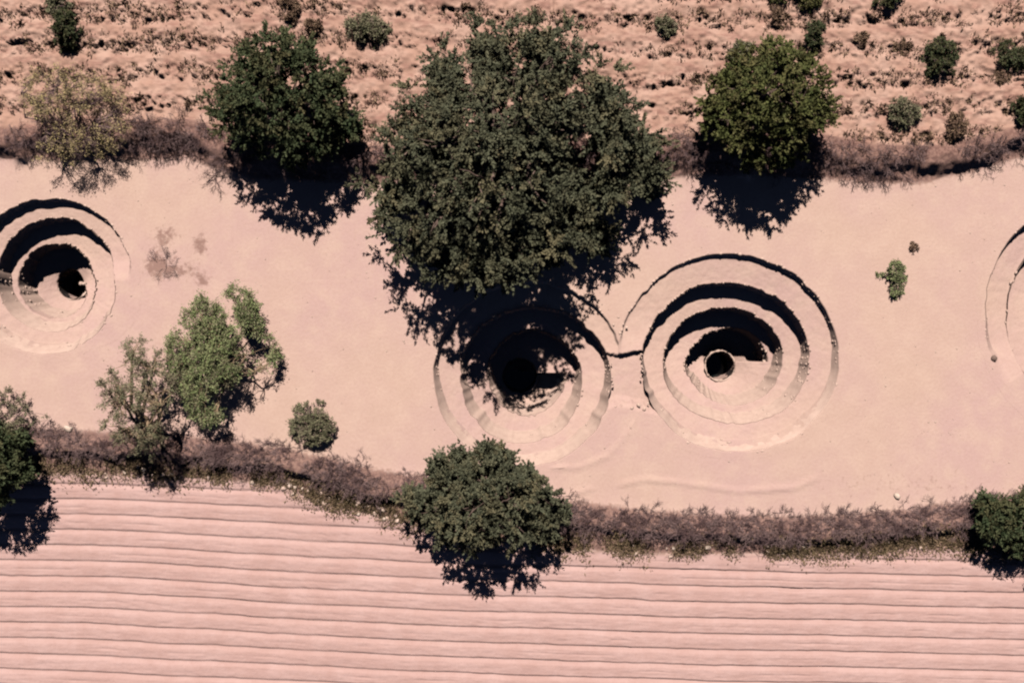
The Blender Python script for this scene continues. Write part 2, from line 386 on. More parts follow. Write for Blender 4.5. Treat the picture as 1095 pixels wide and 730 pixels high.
def build_well(w, label, dz=0.0):
    root = empty('spiral_well', (w.x, w.y, 0))
    tag(root, label, 'well', 'stone lined spiral wells sunk in the sandy strip')
    na = 540
    ang = np.arange(na+1)*2*PI/na
    rim = rim_R(w, ang)+.55
    if w.clip:
        dl = (w.clip[1]-w.x)/np.cos(ang); dl = np.where(dl > 0, dl+.35, 1e9)
        rim = np.minimum(rim, dl)
    nr = 190
    t = (np.arange(nr+1)/nr)
    Rr = rim[:, None]*t[None]
    X = w.x+np.cos(ang)[:, None]*Rr; Y = w.y+np.sin(ang)[:, None]*Rr
    D = all_depth(X, Y)
    rr = np.clip((rim[:, None]-Rr)/.4, 0, 1)
    rough = .05*(fbm(X*3, Y*3, 41)-.5)*np.clip(D*4, 0, 1)
    Z = terrain(X, Y)-D+rough+.006+dz
    # slight spoil lip outside the rim
    V = np.stack([X-w.x, Y-w.y, Z], -1).reshape(-1, 3)
    i, j = np.meshgrid(np.arange(na), np.arange(nr), indexing='ij')
    a = (i*(nr+1)+j).ravel(); F = np.stack([a, a+1, a+nr+2, a+nr+1], -1)
    at = soil_attrs(X.ravel(), Y.ravel())
    mesh_np('earth_ramp', V, F, EARTH, root, attrs=at)
    # stones: coping on the rim and courses down each wall
    Cs, Ss, Yw = [], [], []
    s = 0.0; tt = 0.0
    while tt < w.T-.01:
        R = float(wall_R(w, np.array(tt))); step = .25+.12*random.random()
        a = w.a0+w.dirn*tt*2*PI
        top_t = tt-1
        ztop = 0 if top_t < 0 else -float(depth_path(w, np.array(top_t)))-.12
        zbot = -float(depth_path(w, np.array(tt)))
        Rw = float(wall_R(w, np.array(tt)))
        h = ztop-zbot
        gx, gy = w.x+math.cos(a)*R, w.y+math.sin(a)*R
        g = 0 if False else None
        ok = True
        if w.clip: ok = (gx < w.clip[1]) if w.clip[0] == '<' else (gx > w.clip[1])
        if ok and math.sin(a) < -.2 and random.random() < .75: ok = False
        if ok:
            gz = Hz(gx, gy)
            for k in range(int(max(1, h/.26))+1):
                if random.random() < (.25+.6*(vnoise(np.array(tt*14), np.array(k*.9), w.seed+50) > (.5+.35*math.sin(a)))): continue
                z = ztop-.26*k
                if z < zbot: break
                rr_ = Rw-float(batter(math.cos(a), math.sin(a), 1.))*min(1, (ztop-z)/max(h, .2))+random.uniform(-.05, .05)+(.05 if k == 0 else .0)
                a2 = a+random.uniform(-.1, .1)/max(R, .5)
                Cs.append((math.cos(a2)*rr_, math.sin(a2)*rr_, gz+z-(0.035 if k == 0 else 0)))
                q = random.uniform(.75, 1.25)
                q *= 1.35 if (tt < 1 and k == 0) else 1.0; Ss.append((.062*q, .095*q*random.uniform(.7, 1.3), .06*q)); Yw.append(a2)
        tt += step/(2*PI*max(R, .6))
    Vs, Fs = stones(np.array(Cs), np.array(Ss), np.array(Yw))
    # the plastered face the stones sit in
    ts = np.arange(.10, w.T-.005, .0035); rows = 7
    aa = w.a0+w.dirn*ts*2*PI; Rw = wall_R(w, ts)
    zt = np.where(ts < 1, 0, -depth_path(w, np.maximum(ts-1, 0))-.14); zb = -depth_path(w, ts)-.05
    fr = np.linspace(0, 1, rows)[None, :]
    rr_ = Rw[:, None]-.035-batter(np.cos(aa), np.sin(aa), 1.)[:, None]*fr+.03*(fbm(ts[:, None]*45+fr*3, fr*6+w.seed, 81)-.5)
    gz = terrain(w.x+np.cos(aa)*Rw, w.y+np.sin(aa)*Rw)
    zz = gz[:, None]+zt[:, None]*(1-fr)+zb[:, None]*fr-.015
    RV = np.stack([np.cos(aa)[:, None]*rr_, np.sin(aa)[:, None]*rr_, zz], -1)
    i, j = np.meshgrid(np.arange(len(ts)-1), np.arange(rows-1), indexing='ij'); q0 = (i*rows+j).ravel()
    RF = np.stack([q0, q0+1, q0+rows+1, q0+rows], -1)
    if w.clip:
        okv = (w.x+RV[..., 0].ravel() < w.clip[1]) if w.clip[0] == '<' else (w.x+RV[..., 0].ravel() > w.clip[1])
        RF = RF[okv[RF].all(1)]
    RF = np.concatenate([RF[:, [0, 1, 2]], RF[:, [0, 2, 3]]])
    mesh_np('stone_wall', *join([(RV.reshape(-1, 3), RF), (Vs, Fs)]), WALL, root)
    # shaft lining with its shade painted in as near-black stone, a rough curb, and the water far down
    dz0 = float(well_depth(w, np.array([w.hx]), np.array([w.hy-w.hr-.22]))[0])
    gz = Hz(w.hx, w.hy)
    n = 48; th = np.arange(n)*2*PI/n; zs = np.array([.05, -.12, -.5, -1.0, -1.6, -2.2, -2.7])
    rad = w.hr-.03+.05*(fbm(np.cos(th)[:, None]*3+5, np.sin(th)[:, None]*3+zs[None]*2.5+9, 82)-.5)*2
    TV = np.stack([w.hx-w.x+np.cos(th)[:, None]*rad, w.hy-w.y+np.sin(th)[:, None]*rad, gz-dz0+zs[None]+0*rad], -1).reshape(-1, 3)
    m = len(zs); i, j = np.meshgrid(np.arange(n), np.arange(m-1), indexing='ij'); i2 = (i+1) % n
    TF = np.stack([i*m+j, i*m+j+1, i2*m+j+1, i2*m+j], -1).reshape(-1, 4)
    mesh_np('shaft_lining', TV, TF, SHAFT_SHADE, root, smooth=True)
    WV = np.stack([w.hx-w.x+np.cos(th)*(w.hr+.02), w.hy-w.y+np.sin(th)*(w.hr+.02), np.full(n, gz-dz0-2.6)], -1)
    mesh_np('water', WV, np.arange(n)[None, :], WATER, root)
    n = 96; th = np.arange(n)*2*PI/n; m = 6; ph = np.arange(m)*2*PI/m
    lump = .0+.06*vnoise(np.arange(n)*.55, np.arange(n)*0+w.seed, 83)+.06*(vnoise(np.arange(n)*.13, np.arange(n)*0+w.seed, 84)-.3)
    lump = np.maximum(lump, .006)[:, None]
    rr_ = w.hr+.04+.05*(vnoise(np.arange(n)*.3, np.arange(n)*0+w.seed, 85)-.5)[:, None]+lump*np.cos(ph)[None]*1.2
    KV = np.stack([w.hx-w.x+np.cos(th)[:, None]*rr_, w.hy-w.y+np.sin(th)[:, None]*rr_, gz-dz0+lump*np.sin(ph)[None]-.01], -1).reshape(-1, 3)
    i, j = np.meshgrid(np.arange(n), np.arange(m), indexing='ij'); i2 = (i+1) % n; j2 = (j+1) % m
    mesh_np('shaft_curb', KV, np.stack([i*m+j, i2*m+j, i2*m+j2, i*m+j2], -1).reshape(-1, 4), STONE, root)
    tt = w.T; R = float(wall_R(w, np.array(tt-.001))); a = w.a0+w.dirn*tt*2*PI
    for k in range(6):
        aa = a-w.dirn*(.0+.10*(k % 3)); rr_ = R-.1-.30*(k//3)
        xx, yy = math.cos(aa)*rr_, math.sin(aa)*rr_
        dd = float(well_depth(w, np.array([w.x+xx]), np.array([w.y+yy]))[0])
        s = random.uniform(.8, 1.3)
        Vs, Fs = stones(np.array([(xx, yy, gz-dd+.08)]), np.array([(.15*s, .12*s, .16*s)]), np.array([aa]))
        mesh_np('step_stone', Vs, Fs, STONE, root)
    return root
build_well(W1, 'spiral well at the left side of the sandy strip, its ledges under wide dark crescents')
build_well(W2, 'spiral well half hidden by the shadow of the largest tree', -.004)
build_well(W3, 'open sunlit spiral well with a round black shaft, right of the shaded one')
build_well(W4, 'spiral well at the right edge with only its left arc visible')

# ------------------------------------------------------------------ vegetation
def fib(n):
    i = np.arange(n)+.5; ph = np.arccos(1-2*i/n); th = PI*(1+5**.5)*i
    return np.stack([np.cos(th)*np.sin(ph), np.sin(th)*np.sin(ph), np.cos(ph)], -1)

def sprays(C, Nn, L, ntw, nlf, ls, lw, spread=.85, droop=.15):
    """feathery sprays: at each C, ntw twigs fan out about Nn, each set with nlf leaves"""
    n = len(C)
    d = nrm(np.repeat(Nn, ntw, 0)+spread*rnd(n*ntw)); d[:, 2] -= droop
    d = nrm(d)
    L = np.repeat(np.broadcast_to(L, n), ntw)*rng.uniform(.55, 1.15, n*ntw)
    P0 = np.repeat(C, ntw, 0)
    s = rng.uniform(.12, 1.0, (n*ntw, nlf))
    P = P0[:, None]+d[:, None]*(L[:, None]*s)[..., None]+rng.normal(size=(n*ntw, nlf, 3))*.035*L[:, None, None]
    D = d[:, None]+.6*rng.normal(size=(n*ntw, nlf, 3))
    sz = rng.uniform(.7, 1.25, n*ntw*nlf)
    fc = nrm(Nn+np.array([0, 0, .5])+.35*rnd(n)); fc = np.repeat(fc, ntw*nlf, 0)
    V, F = leaves(P.reshape(-1, 3), D.reshape(-1, 3), ls*sz, lw*sz, fc)
    dryc = rng.uniform(0, 1, n)**3
    tipd = (s**2*.35)
    dry = np.clip(np.repeat(dryc, ntw)[:, None]*.8+tipd*rng.uniform(0, 1, (n*ntw, 1)), 0, 1)
    dry = np.repeat(dry.ravel(), 4)
    return V, F, dry, (P0, P0+d*L[:, None])

def curve_tube(p, q, r0, r1, seg=6, sag=.12, k=6):
    p = np.array(p, float); q = np.array(q, float)
    t = np.linspace(0, 1, seg+1)[:, None]
    L = np.linalg.norm(q-p)
    off = rng.normal(size=3)*sag*L; off[2] = abs(off[2])*.5
    w = rng.normal(size=(seg+1, 3))*.02*L; w[0] = 0; w[-1] = 0
    pts = p*(1-t)+q*t+off*np.sin(t*PI)+w
    r = r0+(r1-r0)*t[:, 0]**.8
    d = nrm(np.gradient(pts, axis=0)); ref = np.array([.3, .9, .1]); a = nrm(np.cross(d, ref)); b = np.cross(d, a)
    ang = np.arange(k)*2*PI/k
    V = (pts[:, None]+(a[:, None]*np.cos(ang)[None, :, None]+b[:, None]*np.sin(ang)[None, :, None])*r[:, None, None]).reshape(-1, 3)
    i, j = np.meshgrid(np.arange(seg), np.arange(k), indexing='ij'); j2 = (j+1) % k
    F = np.stack([i*k+j, i*k+j2, (i+1)*k+j2, (i+1)*k+j], -1).reshape(-1, 4)
    return V, F, pts

def dense_tree(name, label, px, py, rx, ry, h, mat, lobes=None, nl=9, clump=.75, ntw=9, nlf=16, ls=.2, lw=.045, hcf=.52, dens=1.0, group=None, cat='tree', base=None, nlimb=6):
    """crown (photo px centre/radii) carried at height h*hcf, trunk below"""
    hc = h*hcf
    x0, y0 = wx(px, hc), wy(py, hc); k = (CAMZ-hc)/CAMZ/PPM
    a, b = rx*k, ry*k; c = h-hc
    gz = Hz(x0, y0)
    root = empty(name, (x0, y0, gz)); tag(root, label, cat, group)
    if lobes is None:
        lobes = []
        for i in range(nl):
            th = 2*PI*(i+.6*random.random())/nl*1.0; q = random.uniform(.5, .72)
            if i % 3 == 2: q *= .45
            s = random.uniform(.30, .44)
            lobes.append((math.cos(th)*q*a, math.sin(th)*q*b, hc+c*random.uniform(.15, .60)*(1.25-q), s*(a+b)/2))
    else:
        lobes = [((lx-px)*k, (py-ly)*k, hc+c*lz, lr*k) for lx, ly, lr, lz in lobes]
    LC = np.array([l[:3] for l in lobes]); LR = np.array([l[3] for l in lobes])
    Cs, Ns = [], []
    for i in range(len(LC)):
        n = max(8, int(4*PI*LR[i]**2/(clump*.62)**2*.34*dens))
        d = fib(n); d = d+rng.normal(size=d.shape)*.22; d = nrm(d)
        P = LC[i]+d*LR[i]*rng.uniform(.58, 1.10, (n, 1))*np.array([1, 1, .82])
        keep = d[:, 2] > -.45
        for j in range(len(LC)):
            if j != i: keep &= np.linalg.norm((P-LC[j])/np.array([1, 1, .82]), axis=1) > LR[j]*.80
        keep &= P[:, 2] > .5
        Cs.append(P[keep]); Ns.append(nrm(d[keep]*np.array([1, 1, .8])+np.array([0, 0, .25])))
    C = np.concatenate(Cs); Nn = np.concatenate(Ns)
    V, F, dry, tw = sprays(C, Nn, clump, ntw, nlf, ls, lw)
    # shaded inner foliage
    nin = int(len(C)*(1.0 if h < 10 else 1.9))
    idx = rng.integers(0, len(LC), nin)
    Pi = LC[idx]+nrm(rnd(nin))*LR[idx][:, None]*rng.uniform(.1, .75, (nin, 1)); Pi[:, 2] = np.maximum(.6, Pi[:, 2]-.5*c)
    V2, F2, dry2, tw2 = sprays(Pi, nrm(rnd(nin)), clump*1.1, ntw, max(4, nlf//2), ls*1.5, lw*1.7)
    Vj, Fj = join([(V, F), (V2, F2)])
    mesh_np('crown', Vj, Fj, mat, root, attrs=dict(dry=np.concatenate([dry, dry2*.3])))
    # trunk and limbs
    tr = max(.10, .035*h)
    bx = base or (random.uniform(-.1, .1)*a, random.uniform(-.1, .1)*b)
    top = (bx[0]*.5, bx[1]*.5, hc*.55)
    V, F, _ = curve_tube((bx[0], bx[1], -.25), top, tr*1.35, tr*.85, 7, .05, 8)
    mesh_np('trunk', V, F, BARK, root, smooth=True)
    order = np.argsort(-LR)[:nlimb]
    for i in order:
        V, F, pts = curve_tube(top, LC[i], tr*.6, tr*.14, 7, .1, 6)
        parts = [(V, F)]
        for q in range(5):
            e = LC[i]+nrm(rnd(1))[0]*LR[i]*.75; e[2] = max(e[2], .4)
            v2, f2, _ = curve_tube(pts[random.randint(3, 7)], e, tr*.2, tr*.05, 5, .1, 4)
            parts.append((v2, f2))
        V, F = join(parts)
        mesh_np('limb', V, F, BARK, root, smooth=True)
    return root

def skeleton(h, spread, nmain=5, depth=3, kids=4, lean=(0, 0), up=.7, seed=None):
    """recursive branching; returns segments per level"""
    segs = []; tips = []
    def grow(p, d, L, r, lev):
        n = 3; q = p
        for i in range(n):
            d = d+rng.normal(size=3)*.22; d[2] += .04; d = d/np.linalg.norm(d)
            q2 = q+d*L/n
            segs.append((q, q2, r*(1-.25*i/n), r*(1-.25*(i+1)/n), lev)); q = q2
            if lev < depth and i > 0:
                for c in range(kids//2):
                    dd = d+rng.normal(size=3)*.75; dd[2] += .1; dd = dd/np.linalg.norm(dd)
                    grow(q, dd, L*random.uniform(.45, .75), r*.55, lev+1)
        if lev >= depth: tips.append((q, d))
    for m in range(nmain):
        th = 2*PI*(m+random.random())/nmain
        d = np.array([math.cos(th)*spread+lean[0], math.sin(th)*spread+lean[1], up]); d /= np.linalg.norm(d)
        grow(np.array([0., 0, 0]), d, h*random.uniform(.45, .65), .02*h+.015, 0)
    return segs, tips

def vcurves(A, B, r0, r1, seg=4, sag=.12, k=4, wob=.04):
    """many curved tapered twigs at once"""
    A = np.asarray(A, float); B = np.asarray(B, float); n = len(A); L = np.linalg.norm(B-A, axis=1)[:, None, None]
    t = np.linspace(0, 1, seg+1)[None, :, None]
    off = rng.normal(size=(n, 1, 3))*sag
    w = rng.normal(size=(n, seg+1, 3))*wob; w[:, 0] = 0; w[:, -1] = 0
    P = A[:, None]*(1-t)+B[:, None]*t+(off*np.sin(t*PI)+w)*L
    r = np.broadcast_to(r0, n)[:, None]*(1-t[..., 0])+np.broadcast_to(r1, n)[:, None]*t[..., 0]
    V, F = tubes(P[:, :-1].reshape(-1, 3), P[:, 1:].reshape(-1, 3), r[:, :-1].ravel(), r[:, 1:].ravel(), k)
    return V, F, P
def airy_tree(name, label, px, py, rx, ry, h, leaf, bark=BARK, K=6, n=60, ntw=5, nlf=12, ls=.14, lw=.035, cat='shrub', group=None, base_off=(0, 0), rmin=.010, tw=.35, low=.35, irregular=.25, flat=1.0, thr=.40):
    hc = h*.55
    x0, y0 = wx(px, hc), wy(py, hc); k = (CAMZ-hc)/CAMZ/PPM
    bx, by = x0+base_off[0]*k, y0-base_off[1]*k
    root = empty(name, (bx, by, Hz(bx, by))); tag(root, label, cat, group)
    a, b = rx*k, ry*k
    th = 2*PI*(np.arange(K)+rng.uniform(0, .8, K))/K; q = np.sqrt(rng.uniform(.08, .5, K))
    ctr = np.stack([np.cos(th)*q*a, np.sin(th)*q*b, h*rng.uniform(.35, .62, K)], -1)
    # tips fill an uneven dome
    m = n*3
    th = rng.uniform(0, 2*PI, m); q = rng.uniform(0, 1, m)**.5
    edge = 1-irregular+2*irregular*vnoise(th*1.6+px, th*0+py, 71)
    q = q*np.minimum(edge, 1.12)
    z = h*(low+(1-low)*np.sqrt(np.clip(1-q*q, 0, 1))*rng.uniform(.35, 1, m))*flat
    T = np.stack([np.cos(th)*q*a*.9, np.sin(th)*q*b*.9, z], -1)
    keep = fbm(T[:, 0]*1.3/max(a, .3)+px, T[:, 1]*1.3/max(b, .3)+py, 72) > thr
    T = T[keep][:n]
    own = np.argmin(np.linalg.norm(T[:, None]-ctr[None], axis=2), 1)
    base = np.array([-base_off[0]*k*-1*-1, base_off[1]*k, 0.])
    ctr += [base[0], base[1], 0]; T += [base[0], base[1], 0]
    rt = .018*h+rmin
    b0 = np.zeros((K, 3)); b0[:, :2] = rng.normal(size=(K, 2))*.04*a; b0[:, 2] = -.05
    V1, F1, _ = vcurves(b0, ctr, rt*1.3, rt*.6, 5, .08, 5)
    V2, F2, P2 = vcurves(ctr[own], T, rt*.5, rmin, 4, .12, 4)
    d = nrm(np.repeat(nrm(T-ctr[own]), ntw, 0)+.8*rnd(len(T)*ntw)+np.array([0, 0, .15]))
    A = np.repeat(T, ntw, 0); Bp = A+d*tw*rng.uniform(.5, 1.2, (len(A), 1))
    Bp[:, 2] = np.maximum(Bp[:, 2], .04)
    V3, F3, P3 = vcurves(A, Bp, rmin*.9, rmin*.5, 2, .12, 3)
    # side twigs along the branches
    S0 = P2[:, 2]; S1 = S0+nrm(rnd(len(S0)))*tw*.9; S1[:, 2] = np.maximum(S1[:, 2], .04)
    V4, F4, P4 = vcurves(S0, S1, rmin*.8, rmin*.5, 2, .12, 3)
    mesh_np('stems', *join([(V1, F1), (V2, F2), (V3, F3), (V4, F4)]), bark, root)
    if leaf is not None and nlf > 0:
        A = np.concatenate([A, S0]); Bp = np.concatenate([Bp, S1])
        s_ = rng.uniform(.1, 1.1, (len(A), nlf))
        P = (A[:, None]+(Bp-A)[:, None]*s_[..., None]+rng.normal(size=(len(A), nlf, 3))*.16*tw).reshape(-1, 3)
        P[:, 2] = np.maximum(P[:, 2], .03)
        sz = rng.uniform(.6, 1.25, len(P))
        D = np.repeat(nrm(Bp-A), nlf, 0)+.7*rnd(len(P))
        V, F = leaves(P, D, ls*sz, lw*sz)
        dry = np.repeat(np.clip(np.repeat(rng.uniform(0, 1, len(A))**2.5, nlf)*.8+rng.uniform(0, .25, len(P)), 0, 1), 4)
        mesh_np('foliage', V, F, leaf, root, attrs=dict(dry=dry))
    return root

# --- the big dark trees
BIG = [ # px, py, r, relative height of the lobe centre
 (548,92,46,.35),(590,72,36,.22),(505,108,38,.3),(460,118,32,.05),(432,160,30,.0),(418,205,28,-.1),(440,245,30,-.1),
 (475,165,40,.45),(528,150,44,.62),(578,150,34,.42),(515,205,42,.5),(475,235,36,.2),(525,250,32,.2),(565,205,36,.4),
 (478,278,24,-.12),(612,235,26,-.3),(650,150,24,.1),(655,195,24,-.15),(692,150,22,-.25),(700,182,14,-.35),(588,262,24,.12),(545,283,24,.25),(648,92,20,-.1),(622,195,20,-.1),(664,122,16,-.1),(475,72,20,-.1),(640,245,18,-.6),(600,120,22,.3),(520,45,18,-.1),(575,42,18,-.05),(512,288,20,.15),(470,255,22,-.5),(560,255,30,-.5),(610,215,30,-.6),(530,275,26,-.6)]
dense_tree('huge_tree', 'largest tree, a broad grey-green crown spilling its shadow over the middle well', 550,160,156,140,12.6,GREYLEAF,lobes=BIG,clump=1.0,ntw=7,nlf=34,ls=.20,lw=.055,nlimb=14,hcf=.48,dens=.58)
T2 = [(300,78,29,.4),(262,95,24,.1),(250,122,22,-.1),(285,115,29,.6),(330,92,26,.3),(342,120,24,.15),(308,138,26,.3),(270,145,20,-.1),(340,148,18,-.25),(368,130,15,-.3),(238,112,14,-.1),(355,88,15,-.1),(272,70,14,.0),(320,62,16,.1),(296,56,16,.15),(312,160,14,-.3)]
dense_tree('broad_tree', 'dark green round tree on the upper bank, left of the largest tree', 303,112,82,70,8.6,DARKLEAF,lobes=T2,clump=.72,ntw=7,nlf=26,ls=.18,lw=.05,nlimb=8,dens=.62,hcf=.56)
T3 = [(822,85,28,.3),(785,100,23,.1),(772,128,21,-.05),(815,116,30,.6),(855,98,24,.25),(863,125,20,.0),(832,140,24,.25),(795,145,20,.0),(845,160,16,-.35),(812,168,14,-.2),(762,110,14,-.1),(878,115,12,-.2),(795,72,15,-.1),(848,70,13,-.1),(822,62,12,.0)]
dense_tree('olive_tree', 'olive-tinged round tree on the upper bank, right of the largest tree', 822,116,68,60,8.2,OLIVE,lobes=T3,clump=.70,ntw=7,nlf=26,ls=.18,lw=.05,nlimb=8,dens=.62,hcf=.56)
T4 = [(520,508,26,.15),(482,520,22,.0),(462,541,20,-.1),(505,543,28,.6),(545,530,26,.35),(577,538,20,-.05),(550,558,24,.2),(583,560,15,-.25),(510,568,20,.1),(475,565,18,-.15),(442,536,13,-.15),(495,492,13,.0),(540,492,14,.0),(594,550,12,-.2),(470,502,12,-.05),(520,485,12,.0),(565,512,14,.0)]
dense_tree('round_tree', 'grey-green round tree standing over the lower bank in the middle', 520,536,84,56,6.8,GREYLEAF,lobes=T4,clump=.68,ntw=7,nlf=26,ls=.18,lw=.05,nlimb=8,dens=.68,hcf=.54)
T5 = [(1085,550,24,.3),(1065,560,16,.0),(1110,540,26,.3),(1060,540,12,-.1),(1125,570,28,.1),(1090,572,18,-.1),(1140,545,24,.0)]
dense_tree('edge_tree', 'dark round tree cut by the right edge on the lower bank', 1098,554,50,38,3.6,DARKLEAF,lobes=T5,clump=.55,ntw=8,nlf=14,ls=.18,lw=.04,nlimb=5,dens=.8)
T6 = [(-12,500,22,.3),(-40,495,28,.3),(4,510,13,.0),(-20,525,22,.1),(-55,520,26,.0),(-4,478,13,-.1),(-30,468,20,.0)]
dense_tree('edge_tree', 'black-green tree cut by the left edge on the lower bank', -20,505,52,44,9.0,DARKLEAF,lobes=T6,clump=.55,ntw=8,nlf=14,ls=.18,lw=.04,nlimb=5,dens=.8)

# --- airy trees and shrubs
airy_tree('airy_tree', 'straw-yellow airy tree by the upper bank at the far left', 68,124,72,50,3.4,YELLOW,TWIG,K=8,n=150,ntw=7,nlf=9,ls=.12,lw=.026,tw=.55,cat='tree',base_off=(8,30),rmin=.010)
airy_tree('lacy_tree', 'bright green lacy tree with thin twiggy edge, left of the round shrub', 236,384,62,84,3.6,FRESH,TWIGP,K=10,n=300,ntw=7,nlf=17,ls=.13,lw=.038,tw=.50,cat='tree',base_off=(6,24),irregular=.10,rmin=.009)
airy_tree('sparse_tree', 'sparse sage tree with bare lower twigs between the left well and the lower bank', 146,426,46,64,6.4,SAGE,TWIGP,K=8,n=120,ntw=6,nlf=13,ls=.14,lw=.034,tw=.48,cat='tree',base_off=(2,50),rmin=.011)
airy_tree('round_shrub', 'small round olive shrub alone on the sand by the lower bank', 333,453,27,25,1.5,SAGE,TWIG,K=8,n=110,ntw=6,nlf=11,ls=.14,lw=.035,tw=.26,low=.2,irregular=.04,thr=.2)
airy_tree('tangled_shrub', 'tangled olive-brown shrub above the tree at the left edge', 12,442,38,28,1.7,SAGE,TWIG,K=6,n=60,ntw=6,nlf=10,ls=.13,lw=.035,tw=.35)
airy_tree('weed', 'small green weed alone on the sand right of the sunlit well', 956,298,15,20,.7,FRESH,TWIG,K=5,n=34,ntw=6,nlf=12,ls=.14,lw=.035,tw=.22,low=.1,cat='plant')
airy_tree('dry_sprig', 'tiny brown sprig on the sand just above the green weed', 978,265,5,5,.35,STRAW,TWIG,K=3,n=8,ntw=5,nlf=10,ls=.12,lw=.03,tw=.12,low=.1,cat='plant')
FU = 'shrubs scattered over the upper field'
upl = [
 (72,34,15,20,1.7,DARKLEAF,30,'tall dark shrub at the upper left corner of the field'),
 (66,6,13,12,1.0,SAGE,20,'thin sage shrub at the top edge above the tall dark one'),
 (312,14,11,13,.8,STRAW,24,'dry brown shrub near the top, above the dark green tree'),
 (337,30,9,8,.6,STRAW,24,'little brown shrub just right of the dry one at the top'),
 (393,35,23,15,1.0,SAGE,26,'low wide olive shrub between the dark green and the largest trees'),
 (710,32,11,11,.8,SAGE,22,'round brownish shrub right of the top of the largest tree'),
 (868,40,11,15,1.2,DARKLEAF,30,'dark narrow shrub just above the olive-tinged tree'),
 (845,2,32,9,1.0,OLIVE,30,'wide dark shrub cut by the top edge above the olive-tinged tree'),
 (948,4,15,9,1.0,DARKLEAF,26,'dark shrub cut by the top edge, right of the wide one'),
 (1003,65,17,22,1.5,DARKLEAF,30,'tall dark shrub in the right part of the field'),
 (1080,60,23,13,1.2,DARKLEAF,30,'wide dark shrub at the right edge of the field'),
 (962,123,17,14,.9,SAGE,26,'sage shrub near the bank, below the tall dark shrub'),
 (1017,138,11,14,.8,STRAW,24,'dry brown shrub on the bank, right of the sage one'),
 (1090,120,15,17,1.3,DARKLEAF,30,'dark green shrub at the right edge beside the upper bank'),
 (918,45,7,7,.5,STRAW,18,'little dry shrub between the narrow and the tall dark shrubs'),
 (960,52,11,8,.5,STRAW,20,'low reddish shrub left of the tall dark shrub'),
 (1063,85,14,8,.5,STRAW,18,'low dry shrub below the wide dark one at the right edge'),
 (826,20,6,12,.7,STRAW,18,'thin dry shrub above the olive-tinged tree'),
 (790,60,12,14,.9,SAGE,20,'feathery shrub touching the top of the olive-tinged tree'),
]
for px, py, rx, ry, h, m, nf, lb in upl:
    airy_tree('field_shrub', lb, px, py, rx, ry, h, m, TWIG, K=5, n=int(16+rx*ry*.17), ntw=6, nlf=nf//2, ls=.14, lw=.036, tw=.14+.008*rx, low=.15, group=FU)
airy_tree('dead_shrub', 'low dead brown shrub flat on the sand right of the leftmost well', 176,285,20,22,.35,None,TWIG,K=6,n=40,ntw=4,rmin=.008,tw=.3,low=.1)
airy_tree('dead_shrub', 'bare twiggy shrub on the bank at the left foot of the dark green round tree', 228,188,18,18,1.0,None,TWIG,K=5,n=30,ntw=5,rmin=.010,tw=.3)

# ------------------------------------------------------------------ dry brush on the banks (uncountable)
def brush_protos(n=10):
    out = []
    for i in range(n):
        segs, tips = skeleton(1.0, .9, 5, 2, 4, up=.75)
        P0 = np.array([s[0] for s in segs]); P1 = np.array([s[1] for s in segs])
        lev = np.array([s[4] for s in segs])
        r = np.array([.018, .013, .010])[lev]
        s = 1/np.percentile(np.abs(np.array([t[0] for t in tips])[:, :2]), 85)
        z = 1/max(.2, np.percentile(P1[:, 2], 92))
        sc = np.array([s, s, z])
        out.append((P0*sc, P1*sc, r))
    return out
PROTO = brush_protos()
def brush(name, spots, mat, label, cat, leafm=None):
    A, B, R = [], [], []
    for x, y, s, h in spots:
        P0, P1, r = PROTO[random.randrange(len(PROTO))]
        a = random.uniform(0, 2*PI); c, q = math.cos(a), math.sin(a)
        M = np.array([[c*s, q*s, 0], [-q*s, c*s, 0], [0, 0, h]])
        o = np.array([x, y, Hz(x, y)-.03])
        A.append(P0@M+o); B.append(P1@M+o); R.append(r)
    A, B, R = np.concatenate(A), np.concatenate(B), np.concatenate(R)
    V, F = tubes(A, B, R, R*.7, 3)
    o = mesh_np(name, V, F, mat)
    return tag(o, label, cat, kind='stuff')
sp = []
x = -44.0
while x < 44:
    lt, lb = float(LB_T(x)), float(LB_B(x)); w = lt-lb
    dens = 3.0
    n = int(dens*w*.5)
    for k in range(max(2, n)):
        u = random.triangular(.0, .60, .45) if k % 3 else random.uniform(-.06, .3); xx = x+random.uniform(0, .5)
        if fbm(np.array([xx*.35]), np.array([u*2]), 61)[0] < .38: continue
        s = random.uniform(.4, .8); sp.append((xx, lt-u*w, s, random.uniform(.18, .36)+.65*max(0, u-.1)))
    x += .5
brush('dry_brush', sp, TWIG, 'tangle of dry purplish brush along the lower bank', 'brush')
sp = []
x = -44.0
while x < 44:
    ut, ub = float(UB_T(x)), float(UB_B(x)); w = ut-ub
    pxx = x*PPM+547.5
    for k in range(max(1, int(2.6*w*.5))):
        u = random.triangular(0.02, 1.15, .5); xx = x+random.uniform(0, .5)
        if fbm(np.array([xx*.35]), np.array([u*2]), 62)[0] < .40: continue
        s = random.uniform(.4, .75); sp.append((xx, ub+u*w, s, random.uniform(.4, .85)))
    x += .5
for k in range(26):   # denser thicket under the straw-yellow tree
    sp.append((wx(random.uniform(55,200)), wy(random.uniform(128,160)), random.uniform(.5,.8), random.uniform(.7,1.2)))
brush('dry_brush', sp, TWIG, 'strip of dry brush along the upper bank', 'brush')

